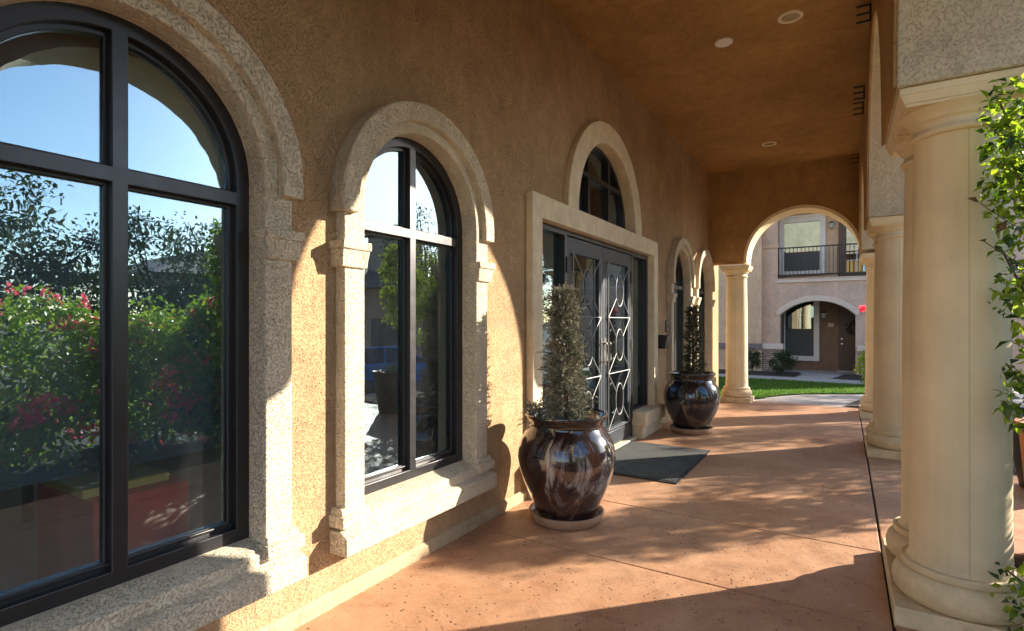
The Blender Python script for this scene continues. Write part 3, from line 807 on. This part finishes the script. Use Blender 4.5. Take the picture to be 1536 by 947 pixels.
def tree(name, base, crown_c, rad, n, size, clumps, mat, label, cat, r=.1, seed=1, group=None, aspect=.45, spread=.32, flowers=0, nb=9):
    rd = random.Random(seed); root = tag(empty(name, base), label, cat, group)
    c = Vector(crown_c)-Vector(base)
    fol, cs = crown_mesh(rd, c, rad, n, size, clumps, aspect, spread)
    trunk_mesh(rd, (0, 0, -.1), (c.x, c.y, c.z-rad[2]*.2), r, cs, nb).build('trunk', M['bark'], root)
    fol.raw('crown', mat, root)
    if flowers:
        fl_ = MB()
        for i in range(flowers):
            cc, sc = cs[rd.randrange(len(cs))]; o = cc+rnd_dir(rd)*sum(rad)/3*spread*sc*1.15
            for k in range(16):
                leaf(fl_, o+rnd_dir(rd)*.07, rnd_dir(rd), rnd_dir(rd), rd.uniform(.05, .075), .024)
        fl_.raw('blossom', M['pink'], root)
    return root

# ---- plants at the right edge, in front of and behind the near columns
def tall_pot(x, y, mat, lb, r=.27, h=.80, z=None, ribs=True):
    z = gz(x, y) if z is None else z
    o = MB().lathe([(.05, 0), (r*.72, 0), (r*.74, .02), (r*.9, h*.5), (r, h*.93), (r*1.05, h*.94), (r*1.07, h), (r*.98, h), (r*.93, h*.93), (r*.9, h*.9)], n=48, cap=False).build('tall_pot', mat, None, (x, y, z), smooth=40)
    tag(o, lb, 'planter'); MB().lathe([(r*.92, h*.9), (.001, h*.92)], n=32).build('soil', M['potsoil'], o); return o
tall_pot(1.16, 4.36, M['rust'], 'tall rust-coloured clay pot beyond the nearest column')
tree('citrus_tree', (1.16, 4.36, .74), (1.36, 4.16, 1.95), (.52, .50, .95), 8000, .07, 90, M['citrus'], 'sunlit bright green leafy tree growing in the rust clay pot', 'tree', .035, 21, aspect=.5, spread=.36)
tall_pot(1.47, 6.16, M['darkclay'], 'dark clay pot on the far side of the entry path', .29, .62)
tree('shrub_tree', (3.15, 8.15, gz(3.15, 8.15)-.1), (3.2, 8.2, 2.15), (.46, .46, 1.0), 3600, .09, 40, M['yellowleaf'], 'yellow-green shrubby tree in the bed just beyond the dark clay pot', 'tree', .04, 22, 'shrubby trees beyond the entry path', aspect=.5)
tree('shrub_tree', (4.3, 10.6, gz(4.3, 10.6)-.1), (4.3, 10.6, 1.9), (.8, .8, 1.4), 4600, .10, 44, M['yellowleaf'], 'taller yellow-green shrubby tree farther off by the courtyard path', 'tree', .05, 27, 'shrubby trees beyond the entry path', aspect=.5)
def near_branch():
    rd = random.Random(44); root = tag(empty('flowering_shrub', (1.12, 3.22, gz(1, 3))), 'leafy shrub in the bed with sprays reaching past the nearest column', 'shrub')
    st = MB(); fol = MB(); dk_ = MB()
    def spray(pts, n, L, fo, r=.006):
        st.tube(pts, [r*(1-.7*i/(len(pts)-1)) for i in range(len(pts))], 6)
        P = [Vector(p) for p in pts]
        for i in range(n):
            t = .25+.75*i/max(1, n-1); k = min(int(t*(len(P)-1)), len(P)-2); f = t*(len(P)-1)-k
            p = P[k].lerp(P[k+1], f); ax = (P[k+1]-P[k]).normalized()
            d = (rnd_dir(rd)*.9+ax*.5+Vector((0, 0, -.2))).normalized(); nn = (Vector((0, 0, 1))+rnd_dir(rd)*.6).normalized()
            ll = L*rd.uniform(.7, 1.2); leaf(fo, p, d, nn, ll, ll*.30)
    # low sprays with broad dark leaves, high sprays with lighter leaves (positions relative to the root)
    for tip, n, L, fo in (((-.58, -.33, 1.08), 13, .072, fol), ((-.55, -.36, 1.20), 12, .07, fol), ((-.54, -.24, 1.32), 10, .066, fol), ((-.52, -.40, .98), 11, .072, fol),
                          ((-.66, -.37, 1.88), 9, .058, dk_), ((-.64, -.36, 1.72), 8, .055, fol), ((-.62, -.38, 2.06), 11, .055, fol), ((-.57, -.34, 2.16), 12, .055, fol), ((-.56, -.38, 1.62), 8, .055, fol),
                          ((-.12, -.2, .55), 22, .08, fol), ((-.32, -.35, .35), 22, .08, fol), ((.1, -.4, .5), 22, .08, fol), ((0, -.1, .8), 22, .08, fol), ((.15, -.25, 1.3), 26, .08, fol), ((.2, 0, 1.7), 26, .07, fol), ((-.1, -.1, 1.5), 24, .07, fol), ((.05, -.3, 1.9), 26, .065, fol)):
        T = Vector(tip); m1 = Vector((T.x*.15+.05, T.y*.15, T.z*.45)); m2 = Vector((T.x*.55+.03, T.y*.5, T.z*.86))
        spray([(0, 0, -.05), m1, m2, T], n, L, fo)
    lg = MB()
    for cx, cy, cz, rx, rz, n in ((-.53, -.30, 1.98, .115, .28, 560), (-.52, -.26, 1.55, .095, .24, 190), (-.54, -.28, 2.22, .11, .18, 340), (-.51, -.28, 1.12, .085, .18, 150), (-.50, -.25, .25, .10, .2, 120), (-.25, -.1, 1.8, .2, .5, 420), (-.2, -.1, .9, .2, .4, 260)):
        c = Vector((cx, cy, cz)); m1 = Vector((cx*.3, cy*.2, cz*.5))
        st.tube([(0, 0, -.05), m1, m1.lerp(c, .6), c+Vector((-.05, 0, rz*.6))], [.014, .011, .008, .004], 6)
        for i in range(n):
            v = rnd_dir(rd)*rd.random()**.5; p = c+Vector((v.x*rx, v.y*rx, v.z*rz))
            d = (v*.5+rnd_dir(rd)+Vector((0, 0, -.3))).normalized(); nn = (Vector((0, 0, 1))+rnd_dir(rd)*.9).normalized()
            if abs(d.dot(nn)) < .95: ll = rd.uniform(.02, .056); leaf(lg if rd.random() < .8 else fol, p, d, nn, ll, ll*.3)
    lg.raw('sunlit_leaves', M['citrus'], root)
    st.build('stem', M['bark'], root); fol.raw('foliage', M['dleaf'], root); dk_.raw('young_leaves', M['redleaf'], root)
near_branch()

# ---- bougainvillea hedge along the bed (mirrored in the left window)
for i, (x, y, zc, rx, rz, lb) in enumerate(((2.3, .6, .82, .95, 1.05, 'pink-flowered bougainvillea bush at the near end of the bed'), (2.5, 1.9, .80, .95, 1.05, 'low pink-flowered bougainvillea bush in the middle of the bed'), (2.3, 3.15, .78, .85, 1.0, 'pink-flowered bougainvillea bush nearest the entry path'), (1.85, 3.75, .85, .55, 1.05, 'bougainvillea bush crowding the rust clay pot'))):
    tree('bougainvillea', (x, y, gz(x, y)-.05), (x, y, zc), (rx, rx, rz), 9000, .075, 100, M['citrus'], lb, 'bush', .03, 60+i, 'bougainvilleas along the bed', aspect=.55, flowers=60)

# ---- bowl planter with agave and other things mirrored in the second window
ag = tag(empty('agave_plant', (1.47, 6.16, gz(1.47, 6.16)+.58)), 'small spiky agave growing in the dark clay pot', 'plant')
am = MB(); rd = random.Random(2)
for i in range(26):
    a = i*2.4; e = .25+.9*(i/26); d = Vector((math.cos(a)*math.cos(e), math.sin(a)*math.cos(e), math.sin(e))); leaf(am, Vector((0, 0, 0)), d, Vector((0, 0, 1.01)), .26, .022)
am.raw('rosette', M['agave'], ag)

# ---- trees in the court and beyond the entry (dapple the porch, reflected in glass)
TR = [((8.6, 3.2), 3.3, (2.4, 2.2, 2.0), 9000, .13, 'olive', 'grey-green spreading tree, nearest the camera of those by the car park'),
      ((9.6, 6.6), 3.2, (2.1, 2.1, 1.9), 8000, .13, 'olive', 'grey-green round tree, middle one of those by the car park'),
      ((10.2, -.6), 4.0, (2.4, 2.4, 2.4), 7000, .14, 'olive', 'tall dark grey-green tree, rearmost by the car park'),
      ((7.6, 16.2), 4.4, (1.5, 1.5, 1.6), 2400, .13, 'hedge', 'thin airy courtyard tree, left of the pair beyond the arcade'),
      ((10.2, 17.0), 5.4, (1.9, 1.9, 1.9), 1700, .14, 'hedge', 'thin airy courtyard tree, right of the pair beyond the arcade'),
      ((6.7, 18.6), 3.4, (1.5, 1.3, 2.4), 6500, .13, 'hedge', 'dense dark courtyard tree at the corner of the apartment building'),
      ((5.5, 13.6), 3.3, (1.2, 1.2, 1.2), 2600, .11, 'yellowleaf', 'small young courtyard tree behind the lawn')]
for i, ((x, y), h, rad, n, sz, mt_, lb) in enumerate(TR):
    tree('courtyard_tree', (x, y, gz(x, y)-.1), (x, y, h+gz(x, y)), rad, n, sz, 40, M[mt_], lb, 'tree', .11, 80+i, 'trees round the courtyard', spread=.30)

# ---- the rose at the far end of the arcade
rs = tree('rose_bush', (.50, 12.25, gz(.5, 12.2)), (.46, 12.25, .62), (.26, .26, .62), 1100, .075, 20, M['citrus'], 'green rose bush with one pink bloom beside the far columns', 'bush', .015, 33, aspect=.6, spread=.4)
bl = MB(); rd = random.Random(6)
for i in range(60): leaf(bl, Vector((-.20, 0, 1.50+.25))+rnd_dir(rd)*.05, rnd_dir(rd), rnd_dir(rd), .06, .025)
bl.raw('blossom', M['pink'], rs)
# ---- shrubs by the apartment building
for i, (x, y, h, rx, m_, lb) in enumerate(((-2.50, 18.55, .42, .40, 'hedge', 'loose dark green shrub under the salmon wall'), (-1.62, 18.45, .40, .44, 'hedge', 'rounded clipped green shrub in front of the left stone pillar'))):
    tree('shrub', (x, y, gz(x, y)-.02), (x, y, gz(x, y)+h), (rx, rx*.9, h*.9), 2600, .055, 34, M[m_], lb, 'shrub', .03, 90+i, aspect=.5, spread=.36)

# ------------------------------------------------------------------ apartment building at the far end
FY = 19.8
ap = tag(empty('apartment_building', (0, 0, 0)), 'two-storey mauve and salmon apartment building with arched porch and balcony', 'building')
def seg_arch(x0, x1, z0, zs, zt, n=24):
    c = (x0+x1)/2; hw = (x1-x0)/2; h = zt-zs; r = (hw*hw+h*h)/(2*h); zc = zt-r; a = math.asin(hw/r)
    return [(x0, z0), (x1, z0)]+[(c+r*math.sin(a-2*a*k/n), zc+r*math.cos(a-2*a*k/n)) for k in range(n+1)]
OP = seg_arch(-1.83, .27, -.45, 1.58, 2.05)
BAL0 = 2.80
MB().plate([(-2.36, -.8), (5.0, -.8), (5.0, 7.5), (-2.36, 7.5)], [OP, [(-1.90, BAL0), (1.35, BAL0), (1.35, 5.6), (-1.90, 5.6)]], FY, FY+.35, 'XZ').build('front_wall', M['farwall'], ap)
MB().box(-2.38, -1.87, FY-.04, FY+.36, 3.82, 3.93).build('pillar_cap', M['farsalmon'], ap, bevel=.01)
MB().box(-6.5, -2.355, FY-.25, FY+.34, -.8, 7.8).build('side_wall', M['farsalmon'], ap)
MB().box(-6.5, -2.33, FY-.29, FY-.249, .45, .66).build('band', M['greyband'], ap)
# arch moulding
def seg_band(x0, x1, zs, zt, w, n=28):
    P = seg_arch(x0, x1, 0, zs, zt, n)[2:]; c = (x0+x1)/2; hw = (x1-x0)/2; h = zt-zs; r = (hw*hw+h*h)/(2*h); zc = zt-r
    Q = [(c+(p[0]-c)*(r+w)/r, zc+(p[1]-zc)*(r+w)/r) for p in P]
    return P+Q[::-1]
MB().plate(seg_band(-1.87, .31, 1.57, 2.05, .17), [], FY-.06, FY+.02, 'XZ').build('arch_trim', M['fartrim'], ap, bevel=.01)
MB().box(-1.93, 5.0, FY-.05, FY-.001, 2.66, 2.745).build('balcony_trim', M['fartrim'], ap, bevel=.008)
MB().box(-1.90, 1.35, FY+.02, 21.3, 2.70, 2.80).build('balcony_floor', M['greyband'], ap)
# ground floor alcove
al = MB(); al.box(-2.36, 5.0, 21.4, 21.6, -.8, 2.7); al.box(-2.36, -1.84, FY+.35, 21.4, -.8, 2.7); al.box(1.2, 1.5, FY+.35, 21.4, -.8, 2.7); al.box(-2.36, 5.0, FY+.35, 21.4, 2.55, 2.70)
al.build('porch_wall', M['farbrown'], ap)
MB().box(-1.84, 1.2, FY-.3, 21.4, -.5, -.285).build('porch_slab', M['walk'], ap)
def far_window(x0, x1, z0, z1, y, tw, split=None, sheer=None):
    f = MB(); f.plate([(x0, z0), (x1, z0), (x1, z1), (x0, z1)], [[(x0+tw, z0+tw), (x1-tw, z0+tw), (x1-tw, z1-tw), (x0+tw, z1-tw)]], y-.05, y+.03, 'XZ')
    w = f.build('window', M['winwhite'], ap, bevel=.006)
    MB().box(x0+tw, x1-tw, y+.0, y+.006, z0+tw, z1-tw).build('pane', M['farglass'], w, smooth=0)
    zm = z0+(z1-z0)*(split or .5)
    MB().box(x0+tw, x1-tw, y-.012, y-.004, z0+tw, zm).build('insect_screen', M['screen'], w)
    MB().box(x0+tw, x1-tw, y+.012, y+.018, zm, z1-tw).build('blind', M['blind'], w)
    MB().box(x0+tw, x1-tw, y-.02, y-.003, zm-.02, zm+.02).build('sash_bar', M['bronze'], w)
    return w
far_window(-1.98, -.76, .02, 2.35, 21.36, .17, .47)
dr_ = MB(); dr_.box(-.19, .84, 21.33, 21.38, -.285, 2.0); far_door = dr_.build('front_door', M['fardoor'], ap, bevel=.01)
pn = MB()
for x0, x1 in ((-.07, .26), (.38, .72)):
    for z0, z1 in ((-.1, .55), (.75, 1.75)): pn.box(x0, x1, 21.318, 21.331, z0, z1)
pn.build('door_panel', M['fardoor'], far_door, bevel=.008)
hd = MB(); hd.lathe([(.03, 0), (.03, .05), (.001, .055)], n=12); k_ = hd.build('knob', M['steel'], far_door, (-.10, 21.33, .63)); k_.rotation_euler = (PI/2, 0, 0)
hd = MB(); hd.lathe([(.026, 0), (.026, .03), (.001, .032)], n=12); k_ = hd.build('deadbolt', M['steel'], far_door, (-.10, 21.33, .80)); k_.rotation_euler = (PI/2, 0, 0)
MB().box(-.25, .9, 21.0, 21.36, -.287, -.255).build('door_step', M['walk'], ap, bevel=.006)
# stone pillars with caps
for x0, x1 in ((-2.42, -1.72), (.30, 1.0)):
    MB().box(x0+.04, x1-.04, FY-.22, FY+.1, -.8, .47).build('stone_pillar', M['stone'], ap, bevel=.012)
    MB().box(x0, x1, FY-.27, FY+.12, .472, .66).build('pillar_cap', M['fartrim'], ap, bevel=.03, seg=3)
# balcony back wall, window, glazed door
bb = MB(); bb.box(-2.36, 5.0, 20.95, 21.15, 2.8, 6.0); bb.box(-2.36, -1.95, FY+.35, 20.95, 2.8, 6.0)
bb.build('balcony_wall', M['farsalmon'], ap)
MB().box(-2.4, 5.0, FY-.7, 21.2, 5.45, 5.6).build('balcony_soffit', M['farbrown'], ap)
far_window(-1.98, -.56, 2.95, 4.95, 20.93, .17, .40)
MB().box(-2.02, -.52, 20.84, 20.93, 4.93, 5.02).build('window_head', M['winwhite'], ap, bevel=.01)
gd = MB().plate([(-.19, 2.8), (1.05, 2.8), (1.05, 4.98), (-.19, 4.98)], [[(.03, 3.0), (.90, 3.0), (.90, 4.85), (.03, 4.85)]], 20.86, 20.93, 'XZ').build('balcony_door', M['fardoor'], ap, bevel=.006)
MB().box(.03, .90, 20.90, 20.906, 3.0, 4.85).build('pane', M['farglass'], gd, smooth=0)
gm = MB()
for z in (3.4, 3.85, 4.3): gm.box(.03, .90, 20.885, 20.899, z-.012, z+.012)
for x in (.32, .61): gm.box(x-.012, x+.012, 20.884, 20.898, 3.0, 4.85)
gm.build('muntin', M['winwhite'], gd)
MB().box(.03, .9, 20.915, 20.92, 3.0, 4.85).build('curtain', M['blind'], gd)
# railing
rl = MB(); rl.box(-1.90, 1.35, FY+.03, FY+.075, 3.78, 3.82); rl.box(-1.90, 1.35, FY+.03, FY+.07, 2.87, 2.93)
for x in (-1.88, -.17, 1.33): rl.box(x-.02, x+.02, FY+.03, FY+.07, 2.80, 3.80)
rail = rl.build('balcony_railing', M['black'], ap)
bal = MB().box(-.009, .009, -.009, .009, 2.93, 3.78).build('baluster', M['black'], rail, (-1.78, FY+.052, 0), smooth=0)
x = -1.67
while x < 1.3:
    if abs(x+.17) > .04: copy_tree(bal, rail, (x, FY+.052, 0))
    x += .112
# roof
MB().add([(-7.2, FY-1.0, 7.4), (5.5, FY-1.0, 7.4), (5.5, 30, 7.4), (-7.2, 30, 7.4), (-4, 25, 9.4), (2.8, 25, 9.4)], [(0, 1, 5, 4), (1, 2, 5), (2, 3, 4, 5), (3, 0, 4), (0, 3, 2, 1)]).build('roof', M['tile'], ap, smooth=0)
MB().box(-6.5, 5.0, 21.6, 29, -.8, 7.4).build('rear_block', M['farwall'], ap)
# lamps, plaque, wreath on the far building
def wall_lamp(x, y, z, lb):
    t = tag(empty('wall_lamp', (x, y, z)), lb, 'wall lamp', 'lantern wall lamps of the apartment building')
    MB().box(-.045, .045, -.02, .0, -.10, .10).build('back_plate', M['black'], t, bevel=.004)
    MB().lathe([(.05, -.09), (.075, -.02), (.085, .06), (.085, .075)], (0, -.10, 0), n=16).build('lantern', M['blind'], t)
    MB().lathe([(.095, .075), (.09, .09), (.03, .13), (.005, .145)], (0, -.10, 0), n=16).build('lamp_cap', M['black'], t)
wall_lamp(-.39, 20.95, 4.58, 'dark lantern wall lamp on the balcony wall, upper one of two')
wall_lamp(-.63, 21.40, 1.60, 'dark lantern wall lamp inside the arched porch, lower one of two')
pq = MB().box(-.085, .085, -.012, .0, -.065, .065).build('door_plaque', M['fartrim'], None, (-.42, 21.399, 1.27), bevel=.004)
tag(pq, 'small pale plaque on the porch wall beside the front door', 'plaque')
wr = tag(empty('door_wreath', (.24, 21.29, 1.18)), 'round dark wreath with pink flowers hanging on the front door', 'wreath')
wm = MB(); wf = MB(); rd = random.Random(4)
for i in range(520):
    a = rd.uniform(0, 2*PI); o = Vector((math.cos(a)*.17, 0, math.sin(a)*.17))+rnd_dir(rd)*.055; o.y = min(o.y, .02)
    leaf(wm if i % 4 else wf, o, rnd_dir(rd), rnd_dir(rd), .06, .02)
wm.raw('leaves', M['hedge'], wr); wf.raw('blossom', mat_leaf('pale_pink', (.45, .20, .20), (.6, .4, .38), .3, .6), wr)

# ------------------------------------------------------------------ across the car park: building and car (mirrored in the windows)
ob = tag(empty('garage_building', (17.5, 20, -.75)), 'grey-brown building with tiled hip roof and garage doors across the car park', 'building')
MB().plate([(-9.5, -.3), (12, -.3), (12, 4.0), (-9.5, 4.0)], [[(-9, 0), (-6.2, 0), (-6.2, 2.3), (-9, 2.3)], [(-4, 0), (-1.2, 0), (-1.2, 2.3), (-4, 2.3)], [(1, 0), (3.8, 0), (3.8, 2.3), (1, 2.3)], [(6, 1.0), (7.2, 1.0), (7.2, 2.4), (6, 2.4)]], 0, .3).build('wall', M['farwall'], ob)
for y in (-9, -4, 1): MB().box(.1, .16, y, y+2.8, 0, 2.3).build('garage_door', M['greyband'], ob, smooth=0)
MB().box(.1, .12, 6, 7.2, 1.0, 2.4).build('window', M['carglass'], ob, smooth=0)
MB().add([(-.9, -10.3, 3.95), (9, -10.3, 3.95), (9, 12.8, 3.95), (-.9, 12.8, 3.95), (4, -6, 5.6), (4, 8, 5.6)], [(0, 1, 4), (1, 2, 5, 4), (2, 3, 5), (3, 0, 4, 5), (0, 3, 2, 1)]).build('roof', M['tile'], ob, smooth=0)
tw = MB(); tw.box(1, 3.4, 4, 6.4, 4.3, 7.4); tw.build('tower', M['farwall'], ob); MB().add([(.6, 3.6, 7.4), (3.8, 3.6, 7.4), (3.8, 6.8, 7.4), (.6, 6.8, 7.4), (2.2, 5.2, 8.3)], [(0, 1, 4), (1, 2, 4), (2, 3, 4), (3, 0, 4), (0, 3, 2, 1)]).build('tower_roof', M['tile'], ob, smooth=0)

def car(loc, rz):
    t = tag(empty('parked_car', loc, rz), 'blue sedan parked beyond the entry path', 'car')
    b = MB(); lo = [(-2.25, .30), (-2.28, .62), (-2.15, .82), (-1.2, .93), (1.35, .95), (2.1, .86), (2.28, .62), (2.25, .30)]
    b.prism(lo, -.86, .86); b.build('body', M['carblue'], t, bevel=.09, seg=3)
    c = MB(); c.add([(-1.25, -.80, .90), (1.5, -.80, .92), (1.5, .80, .92), (-1.25, .80, .90), (-.45, -.60, 1.40), (.75, -.60, 1.42), (.75, .60, 1.42), (-.45, .60, 1.40)], [(0, 1, 5, 4), (1, 2, 6, 5), (2, 3, 7, 6), (3, 0, 4, 7), (4, 5, 6, 7)]).build('cabin_glass', M['carglass'], t, bevel=.05)
    rf = MB(); rf.box(-.50, .80, -.605, .605, 1.385, 1.43)
    for s in (-1, 1):
        for (xa, xb) in ((-1.28, -.47), (1.53, .77), (.15, .15)): rf.tube([(xa, s*.81, .92), (xb, s*.61, 1.41)], .03, 6)
    rf.build('roof', M['carblue'], t, bevel=.03)
    for x in (-1.4, 1.4):
        for s in (-1, 1):
            w = MB().lathe([(.2, -.1), (.31, -.1), (.33, -.07), (.33, .07), (.31, .1), (.2, .1)], n=28, cap=False).build('wheel', M['rubber'], t, (x, s*.80, .33)); w.rotation_euler = (PI/2, 0, 0)
            r_ = MB().lathe([(.21, -.085), (.05, -.06), (.05, .06), (.21, .085)], n=10).build('rim', M['steel'], w)
    for x in (-2.22, 2.22):
        for s in (-.62, .62): MB().box(x-.05, x+.05, s-.16, s+.16, .62, .74).build('headlight' if x < 0 else 'tail_light', M['white'] if x < 0 else M['red'], t, bevel=.02)
car((8.9, 13.6, gz(8.9, 13.6)-.03), R(-48))
